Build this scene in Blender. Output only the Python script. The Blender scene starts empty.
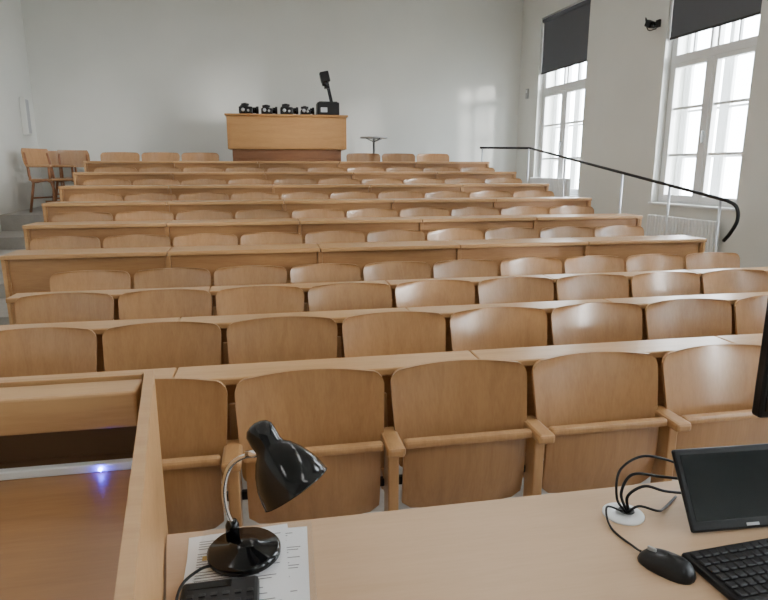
import bpy, bmesh, math, random
from mathutils import Vector, Matrix
random.seed(4)
C = bpy.context.scene.collection

# ---------------------------------------------------------------- materials
def base_mat(name, col, rough=0.5, metal=0.0, coat=0.0, spec=0.5):
    m = bpy.data.materials.new(name); m.use_nodes = True
    b = m.node_tree.nodes['Principled BSDF']
    b.inputs['Base Color'].default_value = (*col, 1)
    b.inputs['Roughness'].default_value = rough
    b.inputs['Metallic'].default_value = metal
    b.inputs['Coat Weight'].default_value = coat
    b.inputs['Coat Roughness'].default_value = 0.24
    b.inputs['Specular IOR Level'].default_value = spec
    return m

def wood(name, c1, c2, rough=0.35, coat=0.15, scale=(9, 9, 0.9), vary=0.15, bump=0.02):
    m = base_mat(name, c1, rough, 0, coat)
    nt = m.node_tree; N = nt.nodes; L = nt.links
    b = N['Principled BSDF']
    tc = N.new('ShaderNodeTexCoord')
    oi = N.new('ShaderNodeObjectInfo')
    add = N.new('ShaderNodeVectorMath'); add.operation = 'ADD'
    sc = N.new('ShaderNodeVectorMath'); sc.operation = 'SCALE'
    comb = N.new('ShaderNodeCombineXYZ')
    for i in range(3): L.new(oi.outputs['Random'], comb.inputs[i])
    L.new(comb.outputs[0], sc.inputs[0]); sc.inputs['Scale'].default_value = 13
    L.new(tc.outputs['Object'], add.inputs[0]); L.new(sc.outputs[0], add.inputs[1])
    mp = N.new('ShaderNodeMapping'); mp.inputs['Scale'].default_value = scale
    L.new(add.outputs[0], mp.inputs['Vector'])
    n1 = N.new('ShaderNodeTexNoise'); n1.inputs['Scale'].default_value = 2.2; n1.inputs['Detail'].default_value = 5; n1.inputs['Distortion'].default_value = 0.6
    n2 = N.new('ShaderNodeTexNoise'); n2.inputs['Scale'].default_value = 14; n2.inputs['Detail'].default_value = 3
    L.new(mp.outputs[0], n1.inputs['Vector']); L.new(mp.outputs[0], n2.inputs['Vector'])
    mx = N.new('ShaderNodeMath'); mx.operation = 'MULTIPLY_ADD'; mx.inputs[1].default_value = 0.4
    L.new(n2.outputs['Fac'], mx.inputs[0]); 
    m2 = N.new('ShaderNodeMath'); m2.operation = 'MULTIPLY'; m2.inputs[1].default_value = 0.7
    L.new(n1.outputs['Fac'], m2.inputs[0]); L.new(m2.outputs[0], mx.inputs[2])
    rp = N.new('ShaderNodeValToRGB')
    rp.color_ramp.elements[0].position = 0.38; rp.color_ramp.elements[0].color = (*c2, 1)
    rp.color_ramp.elements[1].position = 0.68; rp.color_ramp.elements[1].color = (*c1, 1)
    L.new(mx.outputs[0], rp.inputs['Fac'])
    hsv = N.new('ShaderNodeHueSaturation')
    mr = N.new('ShaderNodeMapRange'); mr.inputs['To Min'].default_value = 1 - vary; mr.inputs['To Max'].default_value = 1 + vary
    L.new(oi.outputs['Random'], mr.inputs['Value']); L.new(mr.outputs[0], hsv.inputs['Value'])
    L.new(rp.outputs['Color'], hsv.inputs['Color']); L.new(hsv.outputs[0], b.inputs['Base Color'])
    bp = N.new('ShaderNodeBump'); bp.inputs['Strength'].default_value = bump; bp.inputs['Distance'].default_value = 0.01
    L.new(n2.outputs['Fac'], bp.inputs['Height']); L.new(bp.outputs[0], b.inputs['Normal'])
    return m

def plaster(name, col, var=0.03):
    m = base_mat(name, col, 0.75)
    nt = m.node_tree; N = nt.nodes; L = nt.links
    tc = N.new('ShaderNodeTexCoord'); n = N.new('ShaderNodeTexNoise'); n.inputs['Scale'].default_value = 1.3; n.inputs['Detail'].default_value = 6
    L.new(tc.outputs['Object'], n.inputs['Vector'])
    rp = N.new('ShaderNodeValToRGB')
    rp.color_ramp.elements[0].color = (*[c * (1 - var) for c in col], 1)
    rp.color_ramp.elements[1].color = (*[min(1, c * (1 + var)) for c in col], 1)
    rp.color_ramp.elements[0].position = .3; rp.color_ramp.elements[1].position = .7
    L.new(n.outputs['Fac'], rp.inputs['Fac']); L.new(rp.outputs[0], N['Principled BSDF'].inputs['Base Color'])
    return m

M_chair = wood('beech_plywood', (0.46, 0.245, 0.102), (0.385, 0.192, 0.075), 0.30, 0.9, (10, 10, 1.0), 0.13, 0.004)
M_solid = wood('beech_solid', (0.53, 0.30, 0.13), (0.44, 0.235, 0.096), 0.35, 0.3, (9, 3, 1.2), 0.05)
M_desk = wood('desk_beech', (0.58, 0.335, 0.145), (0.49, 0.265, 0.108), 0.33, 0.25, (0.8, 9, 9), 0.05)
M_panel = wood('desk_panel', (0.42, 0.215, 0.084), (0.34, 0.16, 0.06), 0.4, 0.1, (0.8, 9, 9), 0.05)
M_table = wood('table_laminate', (0.60, 0.405, 0.255), (0.56, 0.37, 0.225), 0.38, 0.05, (1.2, 12, 12), 0.0, 0.005)
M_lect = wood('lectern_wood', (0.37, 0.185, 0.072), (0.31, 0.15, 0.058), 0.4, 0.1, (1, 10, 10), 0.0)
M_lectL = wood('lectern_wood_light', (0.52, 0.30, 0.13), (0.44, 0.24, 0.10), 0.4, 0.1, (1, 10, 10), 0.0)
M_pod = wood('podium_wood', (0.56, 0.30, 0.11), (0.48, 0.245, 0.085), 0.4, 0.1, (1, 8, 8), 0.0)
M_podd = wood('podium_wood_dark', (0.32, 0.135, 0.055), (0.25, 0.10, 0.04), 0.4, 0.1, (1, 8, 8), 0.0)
M_wall = plaster('wall_plaster', (0.77, 0.775, 0.735))
M_ceil = plaster('ceiling_plaster', (0.84, 0.84, 0.81))
M_white = base_mat('white_paint', (0.85, 0.86, 0.86), 0.35)
M_black = base_mat('black_plastic', (0.008, 0.008, 0.009), 0.4, 0, 0, .35)
M_gloss = base_mat('black_enamel', (0.003, 0.003, 0.0035), 0.13, 0, 0.0, .4)
M_screen = base_mat('screen_glass', (0.006, 0.008, 0.010), 0.12)
M_key = base_mat('key_plastic', (0.012, 0.012, 0.014), 0.5)
M_chrome = base_mat('chrome', (0.7, 0.7, 0.7), 0.15, 1)
M_steel = base_mat('brushed_steel', (0.6, 0.62, 0.65), 0.35, 0.9)
M_darkmetal = base_mat('dark_metal', (0.03, 0.03, 0.032), 0.4, 0.3)
M_blind = base_mat('blind_fabric', (0.11, 0.115, 0.13), 0.85)
M_paper = base_mat('paper', (0.92, 0.93, 0.95), 0.6)
M_ink = base_mat('print_ink', (0.2, 0.2, 0.22), 0.7)
M_yellow = base_mat('yellow_print', (0.65, 0.45, 0.08), 0.6)
M_floor = wood('floor_linoleum', (0.42, 0.40, 0.37), (0.36, 0.34, 0.31), 0.5, 0.0, (3, 3, 3), 0.0)
M_niche_shade = base_mat('niche_painted_shade', (0.17, 0.09, 0.04), 0.6)  # shade of the lectern recess is put into this dark colour
M_grey = base_mat('grey_plastic', (0.45, 0.46, 0.47), 0.5)
M_board = base_mat('chalkboard_green', (0.03, 0.09, 0.06), 0.5)
M_led = base_mat('blue_led', (0.02, 0.02, 1), 0.4)
M_led.node_tree.nodes['Principled BSDF'].inputs['Emission Color'].default_value = (0.05, 0.05, 1, 1)
M_led.node_tree.nodes['Principled BSDF'].inputs['Emission Strength'].default_value = 90
M_ground = plaster('outside_ground', (0.30, 0.30, 0.26))
# glass: thin pane
M_glass = bpy.data.materials.new('window_glass'); M_glass.use_nodes = True
nt = M_glass.node_tree; nt.nodes.clear()
o = nt.nodes.new('ShaderNodeOutputMaterial'); mix = nt.nodes.new('ShaderNodeMixShader'); mix.inputs[0].default_value = 0.06
t = nt.nodes.new('ShaderNodeBsdfTransparent'); g = nt.nodes.new('ShaderNodeBsdfGlossy'); g.inputs['Roughness'].default_value = 0.02
nt.links.new(t.outputs[0], mix.inputs[1]); nt.links.new(g.outputs[0], mix.inputs[2]); nt.links.new(mix.outputs[0], o.inputs[0])
# plastic sleeve
M_sleeve = M_glass.copy(); M_sleeve.name = 'clear_sleeve'
for n in M_sleeve.node_tree.nodes:
    if n.type == 'MIX_SHADER': n.inputs[0].default_value = 0.08
    if n.type == 'BSDF_GLOSSY': n.inputs['Roughness'].default_value = 0.15

# ---------------------------------------------------------------- mesh builder
class MB:
    def __init__(s): s.bm = bmesh.new(); s.mats = []
    def mi(s, m):
        if m not in s.mats: s.mats.append(m)
        return s.mats.index(m)
    def poly(s, verts, faces, m, smooth=False):
        i = s.mi(m); vs = [s.bm.verts.new(v) for v in verts]
        for f in faces:
            try:
                fc = s.bm.faces.new([vs[k] for k in f]); fc.material_index = i; fc.smooth = smooth
            except ValueError: pass
    def merge(s, tb, m, smooth=False, M=None):
        if M is not None: bmesh.ops.transform(tb, matrix=M, verts=tb.verts)
        tb.verts.index_update()
        s.poly([v.co.copy() for v in tb.verts], [[v.index for v in f.verts] for f in tb.faces], m, smooth); tb.free()
    def box(s, lo, hi, m, bev=0.0, M=None, seg=2):
        lo = Vector(lo); hi = Vector(hi); c = (lo + hi) / 2; d = hi - lo
        tb = bmesh.new(); bmesh.ops.create_cube(tb, size=1)
        bmesh.ops.scale(tb, vec=d, verts=tb.verts)
        if bev > 0: bmesh.ops.bevel(tb, geom=tb.edges[:], offset=min(bev, min(d) * .49), segments=seg, affect='EDGES', profile=0.5)
        bmesh.ops.translate(tb, vec=c, verts=tb.verts)
        s.merge(tb, m, False, M)
    def prism(s, pts, z0, z1, m):   # pts xy CCW
        n = len(pts)
        v = [(p[0], p[1], z0) for p in pts] + [(p[0], p[1], z1) for p in pts]
        f = [list(range(n))[::-1], list(range(n, 2 * n))] + [[i, (i + 1) % n, n + (i + 1) % n, n + i] for i in range(n)]
        s.poly(v, f, m)
    def lathe(s, prof, m, M=None, seg=32, caps=True):
        v = []; f = []
        for (r, z) in prof:
            for k in range(seg):
                a = 2 * math.pi * k / seg; v.append((r * math.cos(a), r * math.sin(a), z))
        for i in range(len(prof) - 1):
            for k in range(seg):
                k2 = (k + 1) % seg
                f.append([i * seg + k, i * seg + k2, (i + 1) * seg + k2, (i + 1) * seg + k])
        if caps: f.append(list(range(seg))[::-1]); f.append([(len(prof) - 1) * seg + k for k in range(seg)])
        if M is not None: v = [M @ Vector(p) for p in v]
        s.poly(v, f, m, True)
    def cyl(s, a, b, r, m, seg=16, r2=None):
        a = Vector(a); b = Vector(b); d = b - a
        M = Matrix.Translation(a) @ d.to_track_quat('Z', 'Y').to_matrix().to_4x4()
        s.lathe([(r, 0), (r2 if r2 else r, d.length)], m, M, seg)
    def tube(s, pts, r, m, seg=8, smooth_n=0):
        P = [Vector(p) for p in pts]
        if smooth_n:
            Q = []
            E = [P[0] * 2 - P[1]] + P + [P[-1] * 2 - P[-2]]
            for i in range(1, len(E) - 2):
                for k in range(smooth_n):
                    t = k / smooth_n; p0, p1, p2, p3 = E[i - 1:i + 3]
                    Q.append(0.5 * ((2 * p1) + (p2 - p0) * t + (2 * p0 - 5 * p1 + 4 * p2 - p3) * t * t + (3 * p1 - p0 - 3 * p2 + p3) * t ** 3))
            Q.append(P[-1]); P = Q
        v = []; f = []; prev = None
        for i, p in enumerate(P):
            tan = (P[min(i + 1, len(P) - 1)] - P[max(i - 1, 0)]).normalized()
            if prev is None:
                up = Vector((0, 0, 1)) if abs(tan.z) < .9 else Vector((1, 0, 0))
                nn = tan.cross(up).normalized()
            else: nn = (prev - tan * prev.dot(tan)).normalized()
            prev = nn; bb = tan.cross(nn)
            for k in range(seg):
                a = 2 * math.pi * k / seg; v.append(p + (nn * math.cos(a) + bb * math.sin(a)) * r)
        for i in range(len(P) - 1):
            for k in range(seg):
                k2 = (k + 1) % seg; f.append([i * seg + k, i * seg + k2, (i + 1) * seg + k2, (i + 1) * seg + k])
        f.append(list(range(seg))[::-1]); f.append([(len(P) - 1) * seg + k for k in range(seg)])
        s.poly(v, f, m, True)
    def slab(s, fn, nu, nv, th, m):
        v = []; f = []
        for side in (0, 1):
            for j in range(nv + 1):
                for i in range(nu + 1):
                    p = Vector(fn(-1 + 2 * i / nu, j / nv)); p.y += th * side; v.append(p)
        W = nu + 1; O = W * (nv + 1)
        for j in range(nv):
            for i in range(nu):
                a = j * W + i
                f.append([a, a + 1, a + W + 1, a + W]); f.append([O + a, O + a + W, O + a + W + 1, O + a + 1])
        s.poly(v, f, m, True)
        rim = [i for i in range(W)] + [j * W + nu for j in range(1, nv + 1)] + [nv * W + i for i in range(nu - 1, -1, -1)] + [j * W for j in range(nv - 1, 0, -1)]
        vv = [v[k] for k in rim] + [v[O + k] for k in rim]; n = len(rim)
        s.poly(vv, [[k, n + k, n + (k + 1) % n, (k + 1) % n] for k in range(n)], M_solid if m is M_chair else m, False)
    def mesh(s, name):
        bmesh.ops.recalc_face_normals(s.bm, faces=s.bm.faces)
        me = bpy.data.meshes.new(name); s.bm.to_mesh(me); s.bm.free()
        for m in s.mats: me.materials.append(m)
        return me
    def obj(s, name, loc=(0, 0, 0), rot=0):
        ob = bpy.data.objects.new(name, s.mesh(name)); C.objects.link(ob); ob.location = loc; ob.rotation_euler[2] = rot
        return ob

# ---------------------------------------------------------------- dimensions
Z10 = .95
ROWY = [2.11 + .83 * i for i in range(10)]
FL = [0, 0, 0, 0, .165, .31, .45, .59, .735, Z10]
YB = 11.0; YF = -4.2; H = 4.8; SK = 0.066
XR = lambda y: 4.65 + SK * (YB - y)
XL = lambda y: -3.66 + SK * (YB - y)
def floor_z(y):
    z = 0
    for n in range(1, 10):
        if y > ROWY[n - 1] + .10: z = FL[n]
    return z

b = MB()
edges = [(YF, 0)]
for n in range(4, 10): edges.append((ROWY[n - 1] + .10, FL[n]))
for k, (y0, z) in enumerate(edges):
    y1 = edges[k + 1][0] if k + 1 < len(edges) else YB
    b.prism([(XL(y0), y0), (XR(y0), y0), (XR(y1), y1), (XL(y1), y1)], -.2, z, M_floor)
b.obj('floor')
b = MB(); b.prism([(XL(YF) - .3, YF - .3), (XR(YF) + .5, YF - .3), (XR(YB) + .5, YB + .3), (XL(YB) - .3, YB + .3)], H, H + .2, M_ceil); b.obj('ceiling')
b = MB(); b.prism([(XL(YB) - .3, YB), (XR(YB) + .45, YB), (XR(YB) + .45, YB + .25), (XL(YB) - .3, YB + .25)], -.2, H, M_wall); b.obj('wall_back')
b = MB(); b.prism([(XL(YF) - .3, YF - .25), (XR(YF) + .45, YF - .25), (XR(YF) + .45, YF), (XL(YF) - .3, YF)], -.2, H, M_wall); b.obj('wall_front')
b = MB(); b.prism([(XL(YF) - .25, YF), (XL(YF), YF), (XL(YB), YB), (XL(YB) - .25, YB)], -.2, H, M_wall); b.obj('wall_left')
b = MB(); b.box((-1.2, YF + .01, .95), (2.8, YF + .04, 2.15), M_board, .005)
for (p, q) in (((-1.25, .90), (2.85, .95)), ((-1.25, 2.15), (2.85, 2.20)), ((-1.25, .95), (-1.2, 2.15)), ((2.8, .95), (2.85, 2.15))):
    b.box((p[0], YF + .002, p[1]), (q[0], YF + .06, q[1]), M_steel, .004)
b.obj('chalkboard')

O = Vector((4.65, YB, 0)); D = Vector((SK, -1, 0)).normalized(); Nn = Vector((1, SK, 0)).normalized()
Wm = Matrix(((D.x, Nn.x, 0, O.x), (D.y, Nn.y, 0, O.y), (0, 0, 1, 0), (0, 0, 0, 1)))
Ltot = (YB - YF) / abs(D.y)
wins = [(.70, 2.16), (3.88, 5.26), (7.0, 8.4), (10.1, 11.5), (13.0, 14.4)]
WZ0, WZ1 = 1.10, 4.05
b = MB(); T = .42
cur = 0
for (a, c) in wins:
    b.box((cur, 0, -.2), (a, T, H), M_wall, M=Wm)
    b.box((a, 0, -.2), (c, T, WZ0), M_wall, M=Wm); b.box((a, 0, WZ1), (c, T, H), M_wall, M=Wm); cur = c
b.box((cur, 0, -.2), (Ltot, T, H), M_wall, M=Wm)
b.obj('wall_right')

for i, (a, c) in enumerate(wins):
    b = MB(); t0, t1 = .10, .17; fw = .06; g = .002
    bx = lambda s0, s1, z0, z1, ta=t0, tb_=t1, m=M_white, bev=.006: b.box((s0, ta, z0), (s1, tb_, z1), m, bev, M=Wm)
    bx(a + g, a + fw, WZ0 + g, WZ1 - g); bx(c - fw, c - g, WZ0 + g, WZ1 - g)
    bx(a + fw, c - fw, WZ0 + g, WZ0 + fw); bx(a + fw, c - fw, WZ1 - fw, WZ1 - g)
    TZ = 2.86
    bx(a + fw, c - fw, TZ - .05, TZ + .05, t0 - .02)
    mid = (a + c) / 2
    bx(mid - .035, mid + .035, WZ0 + fw, TZ - .05, t0 - .02)
    for (p, q) in ((a + fw, mid - .035), (mid + .035, c - fw)):
        sw = .05
        bx(p, p + sw, WZ0 + fw, TZ - .05, t0 - .01, t1 - .01); bx(q - sw, q, WZ0 + fw, TZ - .05, t0 - .01, t1 - .01)
        bx(p + sw, q - sw, WZ0 + fw, WZ0 + fw + .07, t0 - .01, t1 - .01); bx(p + sw, q - sw, TZ - .10, TZ - .05, t0 - .01, t1 - .01)
        for zz in (1.72, 2.28): bx(p + sw, q - sw, zz - .016, zz + .016, t0 + .01, t1 - .02)
        m3 = (p + q) / 2
        for fr in (p, q - .035): bx(fr, fr + .035, TZ + .05, WZ1 - fw)
        bx(m3 - .012, m3 + .012, TZ + .05, WZ1 - fw, t0 + .01, t1 - .02)
        # outer casement of the double (box) window
        bx(p - .02, p + .04, WZ0 + fw, TZ - .05, .33, .38); bx(q - .04, q + .02, WZ0 + fw, TZ - .05, .33, .38)
        bx(p + .04, q - .04, WZ0 + g, WZ0 + .10, .33, .38)
        for zz in (1.70, 2.26): bx(p + .04, q - .04, zz - .014, zz + .014, .34, .37)
    bx(a + g, a + .05, WZ0 + g, WZ1 - g, .32, .39); bx(c - .05, c - g, WZ0 + g, WZ1 - g, .32, .39)
    bx(mid - .03, mid + .03, WZ0 + g, WZ1 - g, .325, .385)
    bx(a + .05, c - .05, TZ - .05, TZ + .05, .32, .39)
    bx(a + fw, c - fw, 3.40, 3.43, t0 + .01, t1 - .02)
    b.box((a + fw, .138, WZ0 + fw), (c - fw, .142, WZ1 - fw), M_glass, M=Wm)
    b.box((a - .0 + g, -.05, WZ0 + g), (c - g, t0, WZ0 + .03), M_white, .008, M=Wm)
    b.box((mid - .012, t0 - .06, 1.85), (mid + .012, t0 - .02, 1.99), M_steel, .005, M=Wm)
    b.obj('window_%d' % (i + 1))
    if i < 2:
        zb = 3.17 if i == 0 else 3.13
        b = MB(); b.box((a + .012, .045, zb), (c - .012, .05, WZ1 - .08), M_blind, M=Wm)
        b.box((a + .01, .038, zb - .03), (c - .01, .057, zb), M_darkmetal, .004, M=Wm)
        Mx = Wm @ Matrix.Translation((a + .012, .05, WZ1 - .05)) @ Matrix.Rotation(math.pi / 2, 4, 'Y')
        b.lathe([(.035, 0), (.035, c - a - .024)], M_blind, Mx)
        b.obj('roller_blind')
    ym = (Wm @ Vector((mid, 0, 0))).y
    fz = floor_z(ym + .55)
    b = MB(); r0, r1 = a + .12, c - .12; z0 = fz + .10; z1 = max(z0 + .35, WZ0 - .12)
    n = int((r1 - r0) / .05)
    for k in range(n):
        s0 = r0 + k * (r1 - r0) / n
        b.box((s0 + .006, -.14, z0), (s0 + (r1 - r0) / n - .006, -.055, z1), M_white, .01, M=Wm)
    b.box((r0, -.115, z0 + .03), (r1, -.075, z0 + .07), M_white, M=Wm); b.box((r0, -.115, z1 - .07), (r1, -.075, z1 - .03), M_white, M=Wm)
    b.box((r0 + .1, -.07, z0 + .1), (r0 + .14, -.003, z0 + .14), M_white, M=Wm); b.box((r1 - .14, -.07, z0 + .1), (r1 - .1, -.003, z0 + .14), M_white, M=Wm)
    b.obj('radiator')
    ld = bpy.data.lights.new('daylight_portal', 'AREA'); ld.shape = 'RECTANGLE'; ld.size = c - a; ld.size_y = WZ1 - WZ0
    ld.cycles.is_portal = True
    lo = bpy.data.objects.new('daylight_portal', ld); C.objects.link(lo)
    lo.location = Wm @ Vector((mid, T + .03, (WZ0 + WZ1) / 2)); lo.rotation_euler = (-Nn).to_track_quat('-Z', 'Z').to_euler()
    ld.energy = 1

# added fill lights, out of view, built as pendant linear lamps
M_diff = base_mat('fill_diffuser', (0.9, 0.9, 0.9), 0.5)
M_diff.node_tree.nodes['Principled BSDF'].inputs['Emission Color'].default_value = (1, .98, .95, 1)
M_diff.node_tree.nodes['Principled BSDF'].inputs['Emission Strength'].default_value = 2
for x in (-1.4, 2.2):
    for y in (-1.5, 2.0, 5.2, 8.4):
        b = MB(); z = 4.35
        b.box((x - .12, y - .75, z), (x + .12, y + .75, z + .06), M_white, .01)
        b.box((x - .10, y - .73, z - .008), (x + .10, y + .73, z), M_diff)
        for s in (-.5, .5): b.cyl((x, y + s, z + .06), (x, y + s, H - .001), .006, M_steel)
        b.obj('added_fill_pendant')
        ld = bpy.data.lights.new('fill_light', 'AREA'); ld.shape = 'RECTANGLE'; ld.size = .2; ld.size_y = 1.46; ld.energy = 14; ld.color = (1, .98, .95)
        lo = bpy.data.objects.new('fill_light', ld); C.objects.link(lo); lo.location = (x, y, z - .012)

# weak hazy sun through the right-hand windows
ld = bpy.data.lights.new('sun', 'SUN'); ld.energy = 6; ld.angle = math.radians(6); ld.color = (1, .98, .94)
lo = bpy.data.objects.new('sun', ld); C.objects.link(lo); lo.location = (20, -20, 8)
lo.rotation_euler = Vector((-.60, .78, -.10)).to_track_quat('-Z', 'Y').to_euler()

b = MB(); b.prism([(XL(YB) + .02, YB - .02), (XR(YB) - .02, YB - .02), (XR(YB) - .02, YB), (XL(YB) + .02, YB)], Z10, Z10 + .08, M_panel); b.obj('baseboard_back')
b = MB(); so = .14
b.box((3.55 + so, -.03, 3.28), (3.62 + so, -.001, 3.37), M_black, .005, M=Wm)
b.tube([Wm @ Vector(p) for p in ((3.59 + so, -.02, 3.33), (3.60 + so, -.10, 3.33), (3.62 + so, -.13, 3.30))], .010, M_black)
Rc = Wm @ Matrix.Translation((3.63 + so, -.17, 3.30)) @ Matrix.Rotation(math.radians(25), 4, 'Y')
b.box((-.06, -.035, -.04), (.05, .035, .04), M_black, .012, M=Rc)
b.cyl(Rc @ Vector((.05, 0, 0)), Rc @ Vector((.09, 0, 0)), .03, M_gloss)
b.tube([Wm @ Vector(p) for p in ((3.56 + so, -.15, 3.33), (3.47 + so, -.12, 3.41), (3.43 + so, -.04, 3.28), (3.56 + so, -.02, 3.27))], .007, M_black, smooth_n=4)
b.obj('wall_camera')
b = MB(); b.box((.30, -.03, 2.78), (.38, -.001, 2.95), M_grey, .006, M=Wm); b.box((.32, -.034, 2.88), (.36, -.03, 2.93), M_white, M=Wm); b.obj('wall_thermostat')
b = MB(); y = 10.35
b.box((XL(y) + .008, y - .07, 2.05), (XL(y) + .09, y + .07, 2.60), M_wall, .01)
b.box((XL(y) + .09, y - .055, 2.08), (XL(y) + .095, y + .055, 2.57), M_grey)
b.obj('column_loudspeaker')

# ---------------------------------------------------------------- chairs
P = .562
def back_fn(u, v):
    z = .47 + .362 * v
    w = .252 + .020 * v
    r = .055; d = (1 - v) * .362
    if d < r: w -= r - math.sqrt(max(0, r * r - (r - d) ** 2))
    if v * .362 < .03: w -= .03 - math.sqrt(max(0, .03 ** 2 - (.03 - v * .362) ** 2))
    return (u * w, -.078 * (1 - v) - .040 * u * u, z + .006 * (1 - u * u) * v)
def vmap(fn):
    def f(u, v):
        return fn(u, .5 - .5 * math.cos(math.pi * v))
    return f
def seat_fn(u, v):
    z = .30 + .29 * v; w = .238
    if v < .12: w -= .035 * (1 - v / .12) ** 2
    return (u * w, -.158 + .03 * (1 - v) + .02 * u * u - .012 * math.sin(v * math.pi), z)
def post(b, x):
    b.box((x - .020, -.170, 0), (x + .020, -.085, .575), M_solid, .006)
    b.box((x - .033, -.230, .570), (x + .033, -.035, .608), M_solid, .012)
    R = Matrix.Translation((x, .012, .45)) @ Matrix.Rotation(math.radians(-9), 4, 'X')
    b.box((-.016, -.012, -.12), (.016, .012, .26), M_solid, .004, M=R)
    b.box((x - .019, -.10, .36), (x + .019, .0, .42), M_solid, .004)
def chair_mesh(end):
    b = MB()
    b.slab(vmap(back_fn), 14, 18, .013, M_chair)
    b.slab(seat_fn, 12, 10, .012, M_chair)
    b.box((-.244, -.184, .576), (.244, -.146, .608), M_solid, .011)
    b.box((-.26, -.10, .395), (.26, -.075, .425), M_darkmetal, .003)
    post(b, -P / 2)
    if end: post(b, P / 2)
    return b.mesh('folding_chair_mesh')
CH = chair_mesh(False); CHE = chair_mesh(True)
starts = [-1.28, -1.36, -1.476, -1.555, -1.95, -2.03, -2.11, -2.18, -2.26]
def add_chair(x, n, end):
    ob = bpy.data.objects.new('folding_auditorium_chair', CHE if end else CH); C.objects.link(ob)
    ob.location = (x, ROWY[n], FL[n])
for n in range(9):
    for k in range(10):
        add_chair(starts[n] + P * (k + .5), n, k == 9)
for k in range(3): add_chair(-2.37 + P * (k + .5), 9, k == 2)
for k in range(3): add_chair(1.21 + P * (k + .5), 9, k == 2)

# ---------------------------------------------------------------- desks
ends = {4: (-1.93, 3.87), 5: (-2.06, 3.77), 6: (-2.17, 3.66), 7: (-2.26, 3.53), 8: (-2.34, 3.43), 9: (-2.43, 3.34)}
for n in range(4, 10):
    x0, x1 = ends[n]; yf = ROWY[n - 1] + .15; zf = FL[n]; zt = zf + (.775 if n < 9 else .705)
    b = MB()
    sec = 5; L = (x1 - x0) / sec
    for k in range(sec):
        a0 = x0 + k * L; a1 = a0 + L
        b.box((a0 + .003, yf, zt - .032), (a1 - .003, yf + .32, zt), M_desk, .006)
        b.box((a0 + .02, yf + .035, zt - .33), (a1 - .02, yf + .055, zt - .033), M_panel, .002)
    for k in range(sec + 1):
        xx = min(max(x0 + k * L, x0 + .03), x1 - .03)
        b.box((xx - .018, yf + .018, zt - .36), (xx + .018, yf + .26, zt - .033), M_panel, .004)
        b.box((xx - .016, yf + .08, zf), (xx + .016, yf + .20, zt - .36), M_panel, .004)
    b.box((x0 + .005, yf + .01, zf), (x0 + .03, yf + .30, zt - .033), M_desk, .004)
    b.box((x1 - .03, yf + .01, zf), (x1 - .005, yf + .30, zt - .033), M_desk, .004)
    b.obj('bench_desk')
for n, (x0, x1) in {1: (-1.55, 4.35), 2: (-1.66, 4.30), 3: (-1.55, 4.25)}.items():
    yf = ROWY[n - 1] + .045; b = MB(); sec = 5; L = (x1 - x0) / sec; zt = .808
    for k in range(sec):
        a0 = x0 + k * L; a1 = a0 + L
        b.box((a0 + .002, yf, zt - .03), (a1 - .002, yf + .17, zt), M_desk, .006)
    for k in range(sec + 1):
        xx = min(max(x0 + k * L, x0 + .05), x1 - .05)
        b.box((xx - .016, yf + .03, 0), (xx + .016, yf + .16, zt - .031), M_panel, .004)
    b.box((x0 + .06, yf + .06, .50), (x1 - .06, yf + .075, zt - .031), M_panel)
    b.obj('bench_desk')

# ---------------------------------------------------------------- handrail
b = MB()
top = [(3.28, 9.2, 1.87), (3.7, 9.2, 1.87), (4.02, 9.19, 1.87), (4.09, 9.12, 1.865), (4.10, 8.9, 1.83), (4.11, 7.0, 1.565), (4.13, 5.1, 1.30), (4.14, 4.87, 1.262), (4.145, 4.765, 1.21), (4.14, 4.735, 1.10), (4.14, 4.80, .98), (4.14, 4.87, .90)]
b.tube(top, .017, M_black, 10, 6)
for (x, y, z) in ((3.32, 9.2, 1.86), (4.07, 9.15, 1.86), (4.105, 8.0, 1.70), (4.115, 6.57, 1.50), (4.125, 5.7, 1.38), (4.14, 4.97, 1.27)):
    b.cyl((x, y, floor_z(y)), (x, y, z), .013, M_steel, 10); b.cyl((x, y, floor_z(y)), (x, y, floor_z(y) + .012), .04, M_steel, 16)
b.obj('stair_handrail')

# ---------------------------------------------------------------- podium with projectors
b = MB(); zf = Z10
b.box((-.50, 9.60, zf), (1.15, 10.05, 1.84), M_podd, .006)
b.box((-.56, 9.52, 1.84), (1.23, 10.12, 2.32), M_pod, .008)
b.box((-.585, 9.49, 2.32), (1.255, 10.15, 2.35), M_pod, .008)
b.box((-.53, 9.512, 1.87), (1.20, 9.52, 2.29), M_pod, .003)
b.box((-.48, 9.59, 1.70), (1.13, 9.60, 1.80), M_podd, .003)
b.obj('projection_podium')
def slide_projector(x, w, h=.12):
    b = MB(); z = 2.35
    b.box((x, 9.66, z + .015), (x + w * .66, 9.95, z + h), M_black, .015)
    b.box((x + .02, 9.70, z + h), (x + w * .45, 9.92, z + h + .02), M_darkmetal, .01)
    b.cyl((x + w * .66, 9.8, z + .075), (x + w * .82, 9.8, z + .075), .045, M_gloss)
    b.cyl((x + w * .82, 9.8, z + .075), (x + w * .95, 9.8, z + .075), .058, M_black)
    b.cyl((x + w * .2, 9.652, z + .07), (x + w * .2, 9.66, z + .07), .026, M_steel)
    b.cyl((x + w * .45, 9.65, z + .06), (x + w * .45, 9.66, z + .06), .018, M_grey)
    b.lathe([(.06, 0), (.06, .03), (.025, .031), (.025, .04)], M_darkmetal, Matrix.Translation((x + w * .3, 9.8, z + h + .02)))
    for fx in (.03, w * .6):
        for fy in (9.69, 9.92): b.cyl((x + fx, fy, z), (x + fx, fy, z + .02), .012, M_black)
    b.obj('slide_projector')
slide_projector(-.38, .31); slide_projector(-.05, .26, .10); slide_projector(.24, .29); slide_projector(.55, .22, .09)
b = MB(); z = 2.35
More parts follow.
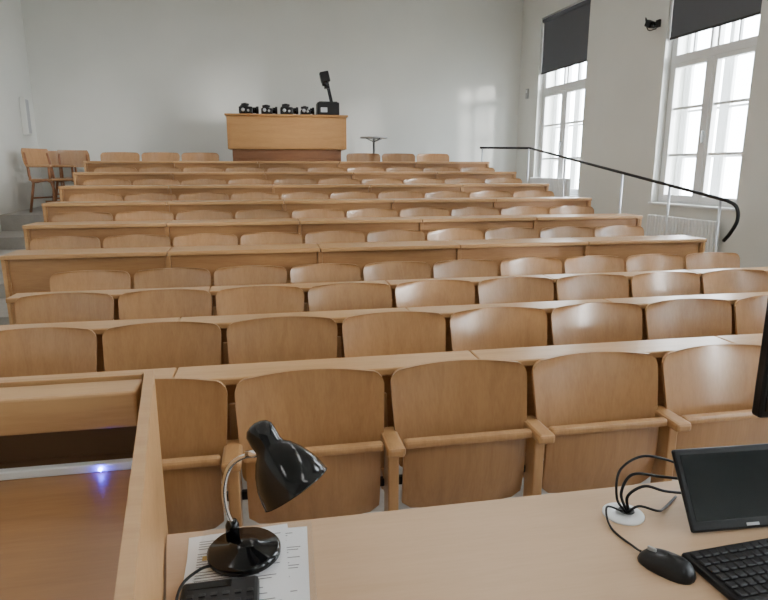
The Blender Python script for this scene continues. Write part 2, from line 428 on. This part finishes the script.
b.box((.80, 9.64, z + .01), (1.14, 9.96, z + .20), M_black, .015); b.box((.83, 9.67, z + .20), (1.11, 9.93, z + .212), M_screen, .003)
b.box((.85, 9.632, z + .05), (.95, 9.642, z + .12), M_steel, .003)
b.cyl((1.06, 9.90, z + .2), (.97, 9.88, z + .60), .016, M_darkmetal); b.cyl((1.03, 9.86, z + .2), (.94, 9.84, z + .60), .012, M_darkmetal)
R = Matrix.Translation((.95, 9.83, z + .58)) @ Matrix.Rotation(math.radians(-12), 4, 'Y')
b.box((-.08, -.07, -.07), (.06, .07, .09), M_black, .015, M=R); b.cyl((.94, 9.80, z + .52), (.935, 9.80, z + .45), .045, M_gloss)
b.box((.93, 9.78, z + .42), (1.01, 9.9, z + .45), M_black, .006)
for fx in (.84, 1.10):
    for fy in (9.68, 9.92): b.cyl((fx, fy, z), (fx, fy, z + .015), .015, M_black)
b.obj('overhead_projector')
b = MB(); x, y = 1.80, 10.35
b.lathe([(.02, 0), (.20, .003), (.20, .012), (.03, .03)], M_darkmetal, Matrix.Translation((x, y, Z10)))
b.cyl((x, y, Z10 + .02), (x, y, 2.05), .02, M_steel)
for k in range(4):
    a = k * math.pi / 2 + .5
    b.cyl((x, y, 1.99), (x + .17 * math.cos(a), y + .17 * math.sin(a), 2.05), .007, M_darkmetal)
b.lathe([(.22, 0), (.235, .006), (.235, .018), (.22, .024)], M_grey, Matrix.Translation((x, y, 2.05)), 40)
b.obj('bar_table')

# ---------------------------------------------------------------- loose wooden chairs
def side_chair(x, y, rot):
    b = MB()
    for sx in (-.2, .2):
        b.tube([(sx, -.22, 0), (sx, -.2, .42), (sx, .14, .43), (sx * .97, .20, .62), (sx * .95, .25, .82)], .018, M_podd, 8, 4)
        b.tube([(sx, .24, 0), (sx, .12, .42)], .018, M_podd, 8)
        b.box((sx - .03, -.24, .625), (sx + .03, .20, .655), M_solid, .008); b.tube([(sx, -.18, .42), (sx, -.18, .63)], .016, M_podd, 8)
    b.cyl((-.2, -.20, .2), (.2, -.20, .2), .012, M_podd); b.cyl((-.2, .2, .2), (.2, .2, .2), .012, M_podd)
    b.box((-.215, -.23, .435), (.215, .20, .465), M_chair, .012)
    b.slab(vmap(lambda u, v: (u * (.23 - .03 * (abs(2 * v - 1) ** 4)), .20 + .05 * v + .03 * (1 - u * u), .62 + .26 * v)), 12, 10, .014, M_chair)
    b.obj('wooden_armchair', (x, y, Z10), rot)
side_chair(-2.98, 9.35, math.radians(60)); side_chair(-2.84, 10.0, math.radians(20)); side_chair(-3.1, 10.55, math.radians(40)) 

# ---------------------------------------------------------------- lectern (left)
b = MB()
A = Vector((-.283, 1.385, 0)); Bn = Vector((-.125, .30, 0))
side = Vector((-(Bn - A).y, (Bn - A).x, 0)).normalized(); side = side if side.x > 0 else -side
q = [A - side * .010, A + side * .010, Bn + side * .010, Bn - side * .010]
b.prism([(p.x, p.y) for p in q], 0, 1.11, M_lectL)
def bx_at(y): return A.x + (Bn.x - A.x) * (A.y - y) / (A.y - Bn.y) - .0125
XLE = -1.35
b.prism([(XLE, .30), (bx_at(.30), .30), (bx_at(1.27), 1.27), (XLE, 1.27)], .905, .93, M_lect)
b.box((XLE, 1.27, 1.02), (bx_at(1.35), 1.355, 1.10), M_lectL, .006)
b.box((XLE, 1.345, 0), (bx_at(1.36), 1.365, 1.02), M_niche_shade, .001)  # niche back, coloured dark to stand in for shade
b.box((XLE, 1.27, .90), (bx_at(1.36), 1.345, .93), M_niche_shade, .001)
b.box((XLE, 1.366, 0), (bx_at(1.385), 1.385, 1.105), M_lectL, .001)
b.box((XLE, 1.255, .93), (bx_at(1.27), 1.275, .949), M_white, .003)
b.box((XLE - .02, .30, 0), (XLE, 1.385, 1.11), M_lectL, .002)
b.prism([(XLE, .34), (bx_at(.34), .34), (bx_at(.36), .36), (XLE, .36)], 0.0, .905, M_lect)
b.lathe([(.002, -.004), (.005, 0), (.002, .004)], M_led, Matrix.Translation((-.37, 1.249, .940)), 12)
b.obj('lectern')

# ---------------------------------------------------------------- lecturer's table
b = MB()
def tx(y): return A.x + (Bn.x - A.x) * (A.y - y) / (A.y - Bn.y) + .015
TZ = .78; TY0, TY1 = .36, 1.235
b.prism([(tx(TY0), TY0), (2.3, TY0), (2.3, TY1), (tx(TY1), TY1)], TZ - .028, TZ, M_table)
for (xx, yy) in ((.0, .42), (.0, 1.17), (2.22, .42), (2.22, 1.17)):
    b.box((xx - .025, yy - .025, 0), (xx + .025, yy + .025, TZ - .028), M_steel, .004)
b.box((.03, 1.16, .35), (2.19, 1.178, TZ - .03), M_table, .002)
b.obj('lecturer_table')

# desk lamp
b = MB(); z = TZ + .0035; lx, ly = -.077, 1.127
b.lathe([(.070, 0), (.074, .004), (.074, .014), (.068, .020), (.030, .026), (.028, .030), (.0, .031)], M_gloss, Matrix.Translation((lx, ly, z)), 48)
b.lathe([(.014, 0), (.014, .035), (.010, .045), (.0, .046)], M_gloss, Matrix.Translation((-.100, 1.150, z + .022)), 20)
b.tube([(-.100, 1.150, z + .06), (-.110, 1.150, .88), (-.111, 1.145, .93), (-.098, 1.138, .975), (-.075, 1.13, .998), (-.045, 1.12, 1.01)], .0055, M_chrome, 10, 8)
a0 = Vector((-.043, 1.12, 1.072)); a1 = Vector((.032, 1.075, .948)); dd = (a1 - a0)
Ms = Matrix.Translation(a0) @ dd.to_track_quat('Z', 'Y').to_matrix().to_4x4()
b.lathe([(.0, -.002), (.012, 0), (.022, .005), (.028, .014), (.029, .030), (.028, .048), (.030, .056), (.040, .066), (.053, .086), (.064, .112), (.069, .135), (.070, .148), (.0715, .150), (.0685, .149), (.066, .13), (.061, .112), (.050, .087), (.038, .069), (.028, .060), (.0, .058)], M_gloss, Ms, 48, False)
b.lathe([(.0, .062), (.014, .066), (.022, .090), (.022, .105), (.012, .123), (.0, .125)], M_white, Ms, 20, False)
b.cyl((-.062, 1.127, 1.006), (-.028, 1.110, 1.015), .008, M_chrome)
b.tube([(lx - .055, ly - .03, z + .006), (-.160, 1.085, z + .008), (-.190, 1.05, z + .004), (-.195, .98, z + .003), (-.193, .86, z + .003)], .003, M_black, 8, 6)
b.obj('desk_lamp')

def sheet(b, cx, cy, w, h, rot, z, m, lines=True):
    R = Matrix.Translation((cx, cy, z)) @ Matrix.Rotation(rot, 4, 'Z')
    b.box((-w / 2, -h / 2, 0), (w / 2, h / 2, .0006), m, M=R)
    if lines:
        for k in range(30):
            if k in (4, 11, 19): continue
            yy = h / 2 - .02 - k * .0085; wl = w * random.uniform(.55, .85)
            b.box((-w / 2 + .02, yy - .0012, .0006), (-w / 2 + .02 + wl, yy + .0012, .0008), M_ink, M=R)
        b.box((-w / 2 + .03, h / 2 - .085, .0006), (-w / 2 + .10, h / 2 - .07, .00085), M_yellow, M=R)
b = MB()
sheet(b, -.082, 1.075, .21, .29, .07, TZ + .0002, M_paper)
sheet(b, -.055, 1.066, .21, .29, -.04, TZ + .0010, M_paper)
sheet(b, -.09, 1.070, .20, .28, .02, TZ + .0019, M_paper)
sheet(b, -.055, 1.072, .235, .31, -.03, TZ + .0028, M_sleeve, False)
b.obj('paper_documents')
b = MB(); z = TZ + .0035
b.box((-.185, .83, z), (-.045, 1.025, z + .028), M_black, .008)
for i in range(6):
    for j in range(4): b.box((-.172 + i * .021, .975 - j * .022, z + .028), (-.160 + i * .021, .984 - j * .022, z + .0305), M_key, .002)
b.box((-.172, .998, z + .028), (-.095, 1.015, z + .030), M_screen, .001)
b.obj('conference_intercom')

b = MB(); gx, gy = .775, 1.12
b.lathe([(.046, 0), (.046, .003), (.042, .005), (.020, .005), (.018, .001), (0, .001)], M_white, Matrix.Translation((gx, gy, TZ)), 40)
b.lathe([(.018, .0052), (.016, .0055), (0, .0055)], M_black, Matrix.Translation((gx + .012, gy + .006, TZ)), 24)
b.obj('cable_grommet')
b = MB()
b.tube([(.785, 1.125, TZ + .006), (.772, 1.13, TZ + .05), (.80, 1.135, TZ + .09), (.87, 1.13, TZ + .08), (.93, 1.125, TZ + .07)], .0035, M_black, 8, 8)
b.tube([(.79, 1.125, TZ + .006), (.79, 1.13, TZ + .04), (.83, 1.13, TZ + .06), (.88, 1.125, TZ + .045), (.94, 1.13, TZ + .03)], .0035, M_black, 8, 8)
b.tube([(.78, 1.12, TZ + .006), (.755, 1.12, TZ + .045), (.77, 1.14, TZ + .10), (.83, 1.15, TZ + .125), (.90, 1.145, TZ + .11), (.96, 1.14, TZ + .08)], .003, M_black, 8, 8)
b.tube([(.785, 1.118, TZ + .006), (.80, 1.10, TZ + .03), (.84, 1.09, TZ + .02), (.88, 1.12, TZ + .004), (.94, 1.16, TZ + .004)], .003, M_black, 8, 8)
b.tube([(.775, 1.125, TZ + .006), (.735, 1.125, TZ + .02), (.715, 1.07, TZ + .004), (.725, 1.0, TZ + .004), (.725, .975, TZ + .01)], .0025, M_black, 8, 8)
b.obj('cable_bundle')
tb = MB()
v = []; f = []; nu, nv = 20, 10
for j in range(nv + 1):
    ph = j / nv * math.pi / 2
    for i in range(nu):
        a = 2 * math.pi * i / nu
        ex = .033 * math.copysign(abs(math.cos(a)) ** .8, math.cos(a)); ey = .055 * math.copysign(abs(math.sin(a)) ** .8, math.sin(a))
        k = math.cos(ph) ** .6
        v.append((ex * k, ey * k, .030 * math.sin(ph) * (1 - .15 * math.sin(a))))
for j in range(nv):
    for i in range(nu): f.append([j * nu + i, j * nu + (i + 1) % nu, (j + 1) * nu + (i + 1) % nu, (j + 1) * nu + i])
f.append(list(range(nu))[::-1])
tb.poly(v, f, M_black, True)
tb.box((-.003, .022, .022), (.003, .040, .031), M_grey, .002)
tb.obj('computer_mouse', (.750, .930, TZ + .0005), math.radians(30))
b = MB()
b.box((0, -.15, 0), (.44, 0, .016), M_black, .006)
for r in range(6):
    x = .012; yy = -.012 - r * .0225
    while x < .425:
        w = .017
        if r == 5 and .09 < x < .1: w = .11
        b.box((x, yy - .017, .016), (min(x + w, .43), yy, .021), M_key, .002, seg=1); x += w + .0035
b.obj('computer_keyboard', (.797, .952, TZ), math.radians(3))
# touch tablet with folded stand (one object)
b = MB()
Rt = Matrix.Translation((.876, 1.020, TZ + .004)) @ Matrix.Rotation(math.radians(-3), 4, 'Z') @ Matrix.Rotation(math.radians(-34), 4, 'X')
b.box((0, -.006, 0), (.30, .006, .178), M_black, .005, M=Rt)
b.box((.014, -.0068, .022), (.286, -.0058, .164), M_screen, .0003, M=Rt)
b.box((.13, -.0072, .006), (.16, -.0062, .012), M_grey, M=Rt)
b.box((.08, .006, .03), (.22, .022, .12), M_black, .006, M=Rt)
b.box((.95, 1.03, TZ + .0005), (1.11, 1.12, TZ + .008), M_black, .003); b.cyl((1.02, 1.10, TZ + .006), (1.02, 1.085, TZ + .075), .010, M_black)
b.obj('touchscreen_tablet')
b = MB()
b.box((0, -.015, 0), (.52, .015, .31), M_black, .006); b.box((.012, -.0165, .018), (.508, -.0145, .298), M_screen, .0003)
b.box((.15, .015, .06), (.37, .045, .24), M_black, .01); b.box((.24, .03, -.19), (.28, .05, .12), M_black, .004)
b.box((.14, -.03, -.195), (.38, .10, -.183), M_black, .005); b.box((.235, .02, -.185), (.285, .06, -.15), M_black, .004)
b.obj('computer_monitor', (1.130, 1.16, TZ + .196), math.radians(-4))

b = MB(); b.box((5.9, -20, -3.2), (60, 40, -3), M_ground); b.obj('outside_ground')

# ---------------------------------------------------------------- world + camera
w = bpy.data.worlds.new('World'); bpy.context.scene.world = w; w.use_nodes = True
bg = w.node_tree.nodes['Background']; bg.inputs[0].default_value = (0.85, 0.93, 1.0, 1); bg.inputs[1].default_value = 27

cam = bpy.data.cameras.new('camera'); co = bpy.data.objects.new('camera', cam); C.objects.link(co)
cam.sensor_width = 36; cam.lens = 36 * 600 / 768; cam.clip_start = .02
co.location = (0, 0, 1.56)
yaw = math.radians(10.8); p = math.radians(12.4)
F = Vector((math.sin(yaw) * math.cos(p), math.cos(yaw) * math.cos(p), -math.sin(p)))
co.rotation_euler = F.to_track_quat('-Z', 'Y').to_euler()
bpy.context.scene.camera = co
